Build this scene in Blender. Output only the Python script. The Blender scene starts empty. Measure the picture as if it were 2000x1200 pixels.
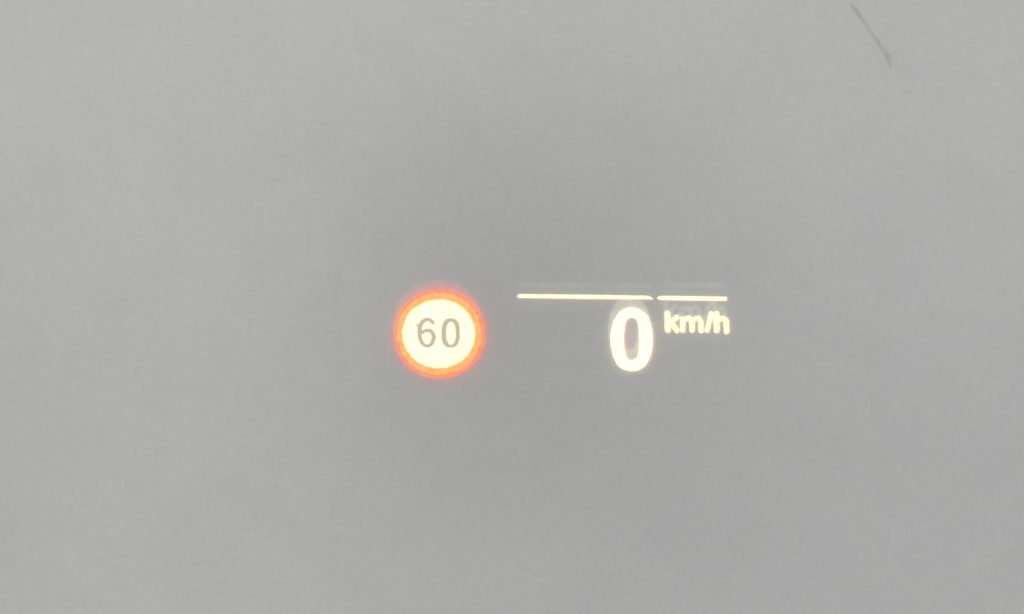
import bpy, math, random
import numpy as np

# ------------------------------------------------------------------ camera, light, exposure
SC = bpy.context.scene
COL = SC.collection
D = 3.6                                     # metres from the lens to the wall
F = 0.001                                   # one photo pixel is a millimetre on the wall

cam_data = bpy.data.cameras.new("camera")
cam_data.sensor_width = 36.0
cam_data.lens = 36.0 * D / 2.0
cam_data.clip_start = 0.05
cam_data.clip_end = 200.0
cam_data.dof.use_dof = True
cam_data.dof.focus_distance = 3.30
cam_data.dof.aperture_fstop = 2.1
cam = bpy.data.objects.new("camera", cam_data)
COL.objects.link(cam)
cam.location = (0, -D, 0)
cam.rotation_euler = (math.radians(90), 0, 0)
SC.camera = cam

world = bpy.data.worlds.new("World")
SC.world = world
world.use_nodes = True
bg = world.node_tree.nodes["Background"]
bg.inputs["Color"].default_value = (1.0, 0.998, 0.992, 1)
bg.inputs["Strength"].default_value = 0.756

SC.view_settings.view_transform = 'Standard'
SC.view_settings.look = 'None'
SC.view_settings.exposure = 0
SC.view_settings.gamma = 1
SC.view_settings.use_curve_mapping = False
SC.cycles.use_denoising = True

# added unseen spots, weighted to leave the wall's middle darker: x, z, pool radius on the wall, weight, colour
LAMPS = [
    (-0.90, 0.75, 1.2, 0.1175, (1.0, 1.0, 0.985)),
    (0.90, 0.75, 1.2, 0.0950, (1.0, 1.0, 0.995)),
    (-0.75, -0.60, 0.7, 0.0388, (1.0, 1.0, 0.985)),
    (0.90, -0.90, 1.2, 0.0537, (0.97, 0.985, 1.06)),
    (0.00, 0.90, 0.7, 0.0476, (1.0, 1.0, 0.99)),
    (-0.75, -0.90, 1.2, 0.0452, (1.0, 1.0, 0.985)),
    (-0.45, 0.00, 0.4, 0.0167, (1.0, 1.0, 0.99)),
    (0.00, -0.60, 0.4, 0.0166, (1.0, 1.0, 1.0)),
]
LAMP_GAIN = 800.0
for (x, z, r, w, c) in LAMPS:
    ld = bpy.data.lights.new("added_spot", 'SPOT')
    ld.energy = w * LAMP_GAIN
    ld.color = c
    ld.spot_size = 2 * math.atan(r / 3.0)
    ld.spot_blend = 1.0
    ld.shadow_soft_size = 0.22
    lo = bpy.data.objects.new("added_spot", ld)
    COL.objects.link(lo)
    lo.location = (x, -3.0, z)
    lo.rotation_euler = (math.radians(90), 0, 0)


# ------------------------------------------------------------------ helpers
def at(px, py, depth):
    """photo pixel -> point on the sheet standing 'depth' metres off the wall"""
    k = (D - depth) / D
    return ((px - 1000) * F * k, -depth, (600 - py) * F * k)


def tag(o, label=None, cat=None, group=None, kind=None):
    for k, v in (("label", label), ("category", cat), ("group", group), ("kind", kind)):
        if v:
            o[k] = v
    return o


def mesh_obj(name, verts, faces, mat, parent=None):
    me = bpy.data.meshes.new(name)
    me.from_pydata(verts, [], faces)
    me.materials.append(mat)
    me.update()
    o = bpy.data.objects.new(name, me)
    COL.objects.link(o)
    if parent:
        o.parent = parent
        o.matrix_parent_inverse = parent.matrix_world.inverted()
    return o


def empty(name, px, py, depth):
    o = bpy.data.objects.new(name, None)
    o.empty_display_size = 0.02
    COL.objects.link(o)
    o.location = at(px, py, depth)
    bpy.context.view_layer.update()
    return o


def glyph(name, sdf, box, mat, depth, parent=None, step=1.0, shift=(0, 0), wob=0.25, seed=1, grow=0.0):
    """fills the inside of a signed distance field (in photo pixels) with a fine smooth-edged sheet"""
    rng = np.random.RandomState(seed)
    x0, y0, x1, y1 = box[0] - grow, box[1] - grow, box[2] + grow, box[3] + grow
    xs = np.arange(x0 - 3, x1 + 3 + step, step)
    ys = np.arange(y0 - 3, y1 + 3 + step, step)
    X, Y = np.meshgrid(xs, ys)
    f = sdf(X, Y)
    gy, gx = np.gradient(f, step)
    f = f / np.clip(np.hypot(gx, gy), 0.35, 4.0) - grow
    for _ in range(5):                      # a slightly unsteady edge
        a, b, c = rng.uniform(0.08, 0.4), rng.uniform(0.08, 0.4), rng.uniform(0, 6.28)
        f = f + wob * 0.32 * np.sin(a * X + b * Y * rng.choice([-1, 1]) + c)
    f[np.abs(f) < 1e-4] = 1e-4
    verts, faces, idx = [], [], {}

    def vid(key, p):
        if key not in idx:
            idx[key] = len(verts)
            verts.append(at(p[0] + shift[0], p[1] + shift[1], depth))
        return idx[key]

    H, W = f.shape
    for j in range(H - 1):
        for i in range(W - 1):
            q = [(i, j), (i + 1, j), (i + 1, j + 1), (i, j + 1)]
            v = [f[b, a] for a, b in q]
            if min(v) > 0:
                continue
            poly = []
            for k in range(4):
                a, b = q[k], q[(k + 1) % 4]
                fa, fb = v[k], v[(k + 1) % 4]
                if fa < 0:
                    poly.append(vid(a, (xs[a[0]], ys[a[1]])))
                if (fa < 0) != (fb < 0):
                    t = fa / (fa - fb)
                    p = (xs[a[0]] + t * (xs[b[0]] - xs[a[0]]), ys[a[1]] + t * (ys[b[1]] - ys[a[1]]))
                    poly.append(vid((min(a, b), max(a, b)), p))
            if len(poly) >= 3:
                faces.append(poly)
    return mesh_obj(name, verts, faces, mat, parent)


def stroke(*paths):
    """union of round-ended tapering strokes; a path is a list of (x, y, half width)"""
    def f(X, Y):
        out = np.full(X.shape, 1e3)
        for path in paths:
            for (ax, ay, ar), (bx, by, br) in zip(path[:-1], path[1:]):
                dx, dy = bx - ax, by - ay
                t = np.clip(((X - ax) * dx + (Y - ay) * dy) / (dx * dx + dy * dy + 1e-9), 0, 1)
                d = np.hypot(X - ax - t * dx, Y - ay - t * dy) - (ar + t * (br - ar))
                out = np.minimum(out, d)
        return out
    return f


def smooth(pts, n=8):
    """Catmull-Rom through (x, y, r) points"""
    P = np.array([pts[0]] + list(pts) + [pts[-1]], float)
    out = []
    for i in range(1, len(P) - 2):
        a, b, c, d = P[i - 1:i + 3]
        for t in np.linspace(0, 1, n, endpoint=False):
            out.append(0.5 * (2 * b + (c - a) * t + (2 * a - 5 * b + 4 * c - d) * t * t + (3 * b - a - 3 * c + d) * t ** 3))
    out.append(P[-2])
    return [tuple(p) for p in out]


def oval(cx, cy, rx, ry, n=2.0):
    def f(X, Y):
        u = (np.abs((X - cx) / rx) ** n + np.abs((Y - cy) / ry) ** n) ** (1.0 / n)
        return (u - 1.0) * min(rx, ry)
    return f


def ring(outer, inner):
    return lambda X, Y: np.maximum(outer(X, Y), -inner(X, Y))


def poly(*pts):
    """convex polygon given clockwise as seen in the photo"""
    def f(X, Y):
        out = np.full(X.shape, -1e3)
        for (ax, ay), (bx, by) in zip(pts, pts[1:] + pts[:1]):
            dx, dy = bx - ax, by - ay
            L = math.hypot(dx, dy)
            out = np.maximum(out, ((X - ax) * dy - (Y - ay) * dx) / L)
        return out
    return f


# ------------------------------------------------------------------ materials
def new_mat(name):
    m = bpy.data.materials.new(name)
    m.use_nodes = True
    nt = m.node_tree
    nt.nodes.clear()
    out = nt.nodes.new("ShaderNodeOutputMaterial")
    return m, nt, out


def noise(nt, scale, detail=3.0, rough=0.5, vec=None):
    n = nt.nodes.new("ShaderNodeTexNoise")
    n.inputs["Scale"].default_value = scale
    n.inputs["Detail"].default_value = detail
    n.inputs["Roughness"].default_value = rough
    if vec is None:
        tc = nt.nodes.new("ShaderNodeTexCoord")
        mp = nt.nodes.new("ShaderNodeMapping")     # turned off the wall's plane, so no lattice shows
        mp.inputs["Rotation"].default_value = (0.61 + scale * 0.013, 0.83, 0.47 + scale * 0.007)
        nt.links.new(tc.outputs["Object"], mp.inputs["Vector"])
        vec = mp.outputs["Vector"]
    nt.links.new(vec, n.inputs["Vector"])
    return n


def ramp(nt, fac, stops):
    r = nt.nodes.new("ShaderNodeValToRGB")
    e = r.color_ramp.elements
    while len(e) < len(stops):
        e.new(0.5)
    for el, (p, c) in zip(e, stops):
        el.position = p
        el.color = (*c, 1)
    nt.links.new(fac, r.inputs["Fac"])
    return r


def mult(nt, a, b):
    n = nt.nodes.new("ShaderNodeMixRGB")
    n.blend_type = 'MULTIPLY'
    n.inputs["Fac"].default_value = 1.0
    nt.links.new(a, n.inputs["Color1"])
    nt.links.new(b, n.inputs["Color2"])
    return n


def light_mat(name, c1, c2, strength, scale=60.0):
    """lit display element, with slight unevenness in its colour"""
    m, nt, out = new_mat(name)
    n = noise(nt, scale, 3)
    r = ramp(nt, n.outputs["Fac"], [(0.35, c1), (0.65, c2)])
    e = nt.nodes.new("ShaderNodeEmission")
    e.inputs["Strength"].default_value = strength
    nt.links.new(r.outputs["Color"], e.inputs["Color"])
    nt.links.new(e.outputs["Emission"], out.inputs["Surface"])
    return m


def faint_light_mat(name, c, strength, scale=45.0, low=0.55):
    """faint second reflections, colour fringes and painted glow: it only adds light to what is behind it"""
    m, nt, out = new_mat(name)
    n = noise(nt, scale, 4, 0.6)
    r = ramp(nt, n.outputs["Fac"], [(0.30, tuple(low * v for v in c)), (0.70, c)])
    e = nt.nodes.new("ShaderNodeEmission")
    e.inputs["Strength"].default_value = strength
    t = nt.nodes.new("ShaderNodeBsdfTransparent")
    a = nt.nodes.new("ShaderNodeAddShader")
    nt.links.new(r.outputs["Color"], e.inputs["Color"])
    nt.links.new(e.outputs["Emission"], a.inputs[0])
    nt.links.new(t.outputs["BSDF"], a.inputs[1])
    nt.links.new(a.outputs["Shader"], out.inputs["Surface"])
    return m


def wall_mat():
    m, nt, out = new_mat("pale_grey_plaster")
    b = nt.nodes.new("ShaderNodeBsdfDiffuse")
    base = ramp(nt, noise(nt, 5.5, 5, 0.62).outputs["Fac"],
                [(0.30, (0.449, 0.449, 0.444)), (0.50, (0.461, 0.461, 0.454)), (0.70, (0.469, 0.469, 0.459))])
    tint = ramp(nt, noise(nt, 17.0, 2, 0.5).outputs["Fac"],
                [(0.40, (1.0, 1.0, 0.994)), (0.62, (0.998, 0.996, 1.014))])
    spots = ramp(nt, noise(nt, 75.0, 4, 0.65).outputs["Fac"],
                 [(0.28, (0.968, 0.968, 0.968)), (0.72, (1.027, 1.027, 1.027))])
    grain = ramp(nt, noise(nt, 420.0, 2, 0.7).outputs["Fac"],
                 [(0.25, (0.93, 0.93, 0.93)), (0.75, (1.067, 1.067, 1.067))])
    c = mult(nt, base.outputs["Color"], tint.outputs["Color"])
    c = mult(nt, c.outputs["Color"], spots.outputs["Color"])
    c = mult(nt, c.outputs["Color"], grain.outputs["Color"])
    nt.links.new(c.outputs["Color"], b.inputs["Color"])
    nt.links.new(b.outputs["BSDF"], out.inputs["Surface"])
    return m


def diffuse_mat(name, c1, c2, scale):
    m, nt, out = new_mat(name)
    b = nt.nodes.new("ShaderNodeBsdfDiffuse")
    r = ramp(nt, noise(nt, scale, 3).outputs["Fac"], [(0.35, c1), (0.65, c2)])
    nt.links.new(r.outputs["Color"], b.inputs["Color"])
    nt.links.new(b.outputs["BSDF"], out.inputs["Surface"])
    return m


M_FACE = light_mat("lit_cream", (1.06, 1.06, 0.77), (1.10, 1.10, 0.88), 1.0, 30)
M_WHITE = light_mat("lit_warm_white", (1.20, 1.20, 0.86), (1.25, 1.25, 0.94), 1.0, 30)
M_UNIT = light_mat("lit_pale_yellow", (1.10, 1.09, 0.66), (1.14, 1.14, 0.84), 1.0, 55)
M_LINE = light_mat("lit_line", (1.15, 1.14, 0.74), (1.2, 1.2, 0.88), 1.0, 25)
M_ORANGE = light_mat("lit_orange", (1.6, 0.46, 0.17), (1.5, 0.56, 0.24), 1.0, 90)
M_CORAL = light_mat("lit_coral", (3.2, 0.29, 0.14), (3.0, 0.37, 0.19), 1.0, 90)
M_DIGIT = diffuse_mat("unlit_beige", (0.72, 0.64, 0.42), (0.76, 0.63, 0.51), 60)
G_WHITE = faint_light_mat("ghost_white", (1.0, 1.0, 0.80), 0.12)
G_LINE = faint_light_mat("ghost_line", (1.0, 1.0, 0.90), 0.040, 14, 0.1)
G_UNIT = faint_light_mat("ghost_unit", (0.9, 1.0, 0.80), 0.085)
G_RED = faint_light_mat("ghost_glow_red", (1.0, 0.22, 0.20), 0.085)
G_FRINGE = faint_light_mat("red_fringe", (1.0, 0.10, 0.08), 0.16)
G_PINK = faint_light_mat("pink_glow", (1.0, 0.42, 0.40), 0.075)
M_WALL = wall_mat()
M_SCRATCH = diffuse_mat("dull_grey_scratch", (0.358, 0.358, 0.355), (0.418, 0.418, 0.413), 45)

# ------------------------------------------------------------------ the wall behind the display
wall = mesh_obj("wall", [(-8, 0, -5), (8, 0, -5), (8, 0, 5), (-8, 0, 5)], [(0, 1, 2, 3)], M_WALL)
tag(wall, kind="structure")

Z_MAIN, Z_GHOST, Z_FRINGE, Z_DIGIT = 0.013, 0.007, 0.010, 0.0138
GS = (-4, -22)                              # the second reflection stands up and a little left


def glow_sheet(src_name, sdf, box, mat, parent, shift=GS, depth=Z_GHOST, **kw):
    return glyph(src_name, sdf, box, mat, depth, parent, shift=shift, **kw)


# ------------------------------------------------------------------ speed limit symbol
sign = empty("speed_limit_sign", 858, 738, Z_MAIN)
tag(sign, "round glowing speed limit symbol with orange red rim around a cream disc reading 60", "speed limit sign")
f_in = oval(857, 652.3, 71.5, 67.4, 2.03)
f_mid = oval(857.9, 652.2, 81.8, 79.6, 2.03)
f_out = oval(858.6, 652.3, 86.6, 84.6, 2.03)
glyph("face", f_in, (785, 584, 929, 720), M_FACE, Z_MAIN, sign, wob=0.5, seed=3)
M_YELLOW = light_mat("lit_yellow_margin", (1.15, 1.0, 0.42), (1.15, 1.08, 0.60), 1.0, 45)
glyph("face_margin", ring(f_in, oval(857, 652.3, 67.6, 63.8, 2.03)), (785, 584, 929, 720), M_YELLOW, Z_MAIN + 0.0003, sign, wob=0.9, seed=3)
rim = glyph("rim", ring(f_mid, f_in), (776, 573, 939, 731), M_ORANGE, Z_MAIN - 0.0004, sign, wob=0.5, seed=4, grow=0.3)
glyph("outer_edge", ring(f_out, f_mid), (770, 566, 946, 738), M_CORAL, Z_MAIN - 0.0008, rim, wob=0.6, seed=5, grow=0.3)
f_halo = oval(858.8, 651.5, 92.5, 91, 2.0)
glow_sheet("ghost_glow", ring(f_halo, f_out), (766, 561, 951, 743), G_RED, rim, shift=(0, 0), depth=Z_FRINGE, wob=2.0, seed=6)  # halo round the rim, its glow painted as a red emissive sheet
glow_sheet("ghost_glow", ring(f_out, f_in), (770, 566, 946, 738), G_RED, rim, shift=(-3, -21), wob=2.0, seed=7)

six = smooth([(845.4, 630.2, 3.2), (841.3, 626.2, 3.0), (835.4, 624.0, 2.7), (827.4, 626.9, 3.4), (821.3, 635, 3.7), (819.8, 646.7, 3.8),
              (819.9, 658.3, 3.7), (823.4, 668.6, 3.2), (828.6, 674.2, 2.8), (834.2, 676.2, 2.6), (840.4, 674.2, 2.9),
              (845.3, 667.5, 3.5), (847.0, 659.3, 3.9), (845.4, 651.7, 3.5), (840.8, 647.0, 3.0), (835, 645.6, 2.8),
              (829.2, 646.8, 2.8), (823.2, 650.4, 3.0)])
d6 = glyph("digit", stroke(six, [(813.0, 633.8, 0.8), (816, 636, 1.6), (819, 639, 2.6)]), (808, 617, 855, 682),
           M_DIGIT, Z_DIGIT, sign, step=0.7, wob=0.3, seed=8, grow=0.35)
tag(d6, "beige unlit numeral six")
d0 = glyph("digit", ring(oval(880.2, 650.7, 17.6, 28.4, 2.5), oval(880.9, 651.3, 9.9, 22.6, 2.3)), (860, 619, 901, 682),
           M_DIGIT, Z_DIGIT, sign, step=0.7, wob=0.35, seed=9, grow=0.35)
tag(d0, "beige unlit numeral zero")

# ------------------------------------------------------------------ speed readout: 0 km/h
read = empty("speed_readout", 1300, 726, Z_MAIN)
tag(read, "glowing white speed readout with big bold 0 and small km/h", "speed readout")
z_sdf = ring(oval(1233.7, 663.0, 41.3, 62.2, 2.25), oval(1233.6, 662.3, 14.4, 41.3, 2.7))
zb = (1190, 598, 1278, 728)
zero = glyph("digit", z_sdf, zb, M_WHITE, Z_MAIN, read, wob=0.6, seed=11)
glow_sheet("ghost_glow", z_sdf, zb, G_WHITE, zero, shift=(-4, -20), wob=1.0, seed=12)
glow_sheet("fringe_glow", z_sdf, zb, G_FRINGE, zero, shift=(4.5, 1.5), depth=Z_FRINGE, wob=1.4, seed=13)
glow_sheet("fringe_glow", oval(1233.7, 663.0, 41.3, 62.2, 2.25), zb, G_PINK, zero, shift=(0, 0), depth=Z_FRINGE - 0.0006, wob=1.6, seed=14, grow=6.0)  # pink glow in and around the zero, painted as an emissive sheet

K = stroke([(1303.6, 612.5, 5.0), (1303.8, 644.6, 5.2)], [(1306.5, 633, 4.6), (1321.8, 620.2, 4.5)],
           [(1311.5, 630.5, 4.6), (1321.8, 645.6, 4.6)])
Mm = stroke([(1333.3, 622.8, 4.6), (1333.4, 645.2, 4.6)],
            smooth([(1334.0, 628.5, 4.0), (1338, 623.8, 4.4), (1343.5, 622.4, 4.7), (1349.5, 625.0, 4.7), (1351.4, 631, 4.7), (1351.5, 645.0, 4.6)], 5),
            smooth([(1352.0, 628.5, 4.0), (1356, 623.8, 4.4), (1361.5, 622.4, 4.7), (1367.0, 625.0, 4.7), (1368.6, 631, 4.7), (1368.8, 645.4, 4.6)], 5))
Sl = stroke([(1380.4, 645.6, 4.4), (1389.4, 613.4, 4.3)])
Hh = stroke([(1399.6, 613.5, 5.2), (1399.6, 645.4, 5.1)],
            smooth([(1400.5, 630, 4.2), (1405, 624.6, 4.5), (1411, 622.6, 4.8), (1417, 625.6, 4.9), (1418.6, 632, 4.9), (1418.8, 647.6, 4.8)], 5))
for i, (nm, sdf, box, lab) in enumerate([
        ("letter", K, (1296, 604, 1330, 653), "letter k of the unit"),
        ("letter", Mm, (1326, 614, 1376, 653), "letter m of the unit"),
        ("slash", Sl, (1373, 606, 1396, 653), None),
        ("letter", Hh, (1392, 605, 1426, 655), "letter h of the unit")]):
    dz = 0.0002 * i
    le = glyph(nm, sdf, box, M_UNIT, Z_MAIN + dz, read, step=0.7, wob=0.5, seed=20 + i, grow=0.8)
    tag(le, lab)
    glow_sheet("ghost_glow", sdf, box, G_UNIT, le, shift=(-3, -21), depth=Z_GHOST + dz, wob=0.9, seed=30 + i)
    glow_sheet("fringe_glow", sdf, box, G_PINK, le, shift=(1, -1), depth=Z_FRINGE - 0.001 + dz, wob=1.2, seed=35 + i, grow=4.5)  # pink glow round the letter, put into a wider emissive copy
    glow_sheet("fringe_glow", sdf, box, G_FRINGE, le, shift=(3.2, 2.4), depth=Z_FRINGE + dz, wob=0.9, seed=40 + i)

# ------------------------------------------------------------------ the broken line above the readout
A_ = poly((1012, 574.4), (1140, 575.4), (1267.5, 577.6), (1276, 583.4), (1274, 586.6), (1240, 586.2), (1140, 584.6), (1012, 583.6))
B_ = stroke([(1010.5, 578.6, 1.6), (1016, 579, 4.4)])
long_sdf = lambda X, Y: np.minimum(A_(X, Y), B_(X, Y))
lb = (1006, 570, 1280, 590)
lng = glyph("light_bar", long_sdf, lb, M_LINE, Z_MAIN + 0.001, None, wob=0.2, seed=51, grow=-0.4)
tag(lng, "long thin glowing line ending above the big 0", "light bar", "two halves of the glowing line")
glow_sheet("ghost_glow", long_sdf, lb, G_LINE, lng, shift=(2, -23), wob=0.8, seed=52)
glow_sheet("fringe_glow", long_sdf, lb, G_FRINGE, lng, shift=(0, 1.6), depth=Z_FRINGE + 0.001, wob=0.6, seed=53, grow=1.2)
short_sdf = poly((1282.4, 582.2), (1288.5, 577.8), (1340, 578.3), (1419.0, 579.4), (1421.0, 584), (1419.0, 588.4), (1340, 587.6), (1288.5, 586.4))
sb = (1280, 574, 1424, 592)
sht = glyph("light_bar", short_sdf, sb, M_LINE, Z_MAIN + 0.001, None, wob=0.2, seed=54, grow=-0.4)
tag(sht, "short thin glowing line directly above the small km/h", "light bar", "two halves of the glowing line")
glow_sheet("ghost_glow", short_sdf, sb, G_LINE, sht, shift=(-6, -26), wob=0.8, seed=55)
glow_sheet("fringe_glow", short_sdf, sb, G_FRINGE, sht, shift=(0.8, 1.6), depth=Z_FRINGE + 0.001, wob=0.6, seed=56, grow=1.2)

# ------------------------------------------------------------------ scratch on the wall
sc_path = smooth([(1663.3, 9.5, 2.4), (1668, 15.5, 3.2), (1673.3, 22, 3.2), (1680, 33.3, 2.6), (1690.7, 45.3, 1.9), (1695, 52, 2.4), (1700, 61.3, 3.0),
                  (1708, 72.7, 2.5), (1715.5, 83.5, 2.9), (1719, 91, 2.4), (1725.5, 98.3, 4.3), (1732.3, 109, 3.6), (1736, 118, 2.8), (1739.3, 130, 1.6)], 6)
scr = glyph("scratch", stroke(sc_path), (1655, 2, 1748, 138), M_SCRATCH, 0.0002, None, wob=1.1, seed=60, grow=0.7)
tag(scr, "thin dark hairline scratch slanting down the pale grey surface at upper right", "scratch")
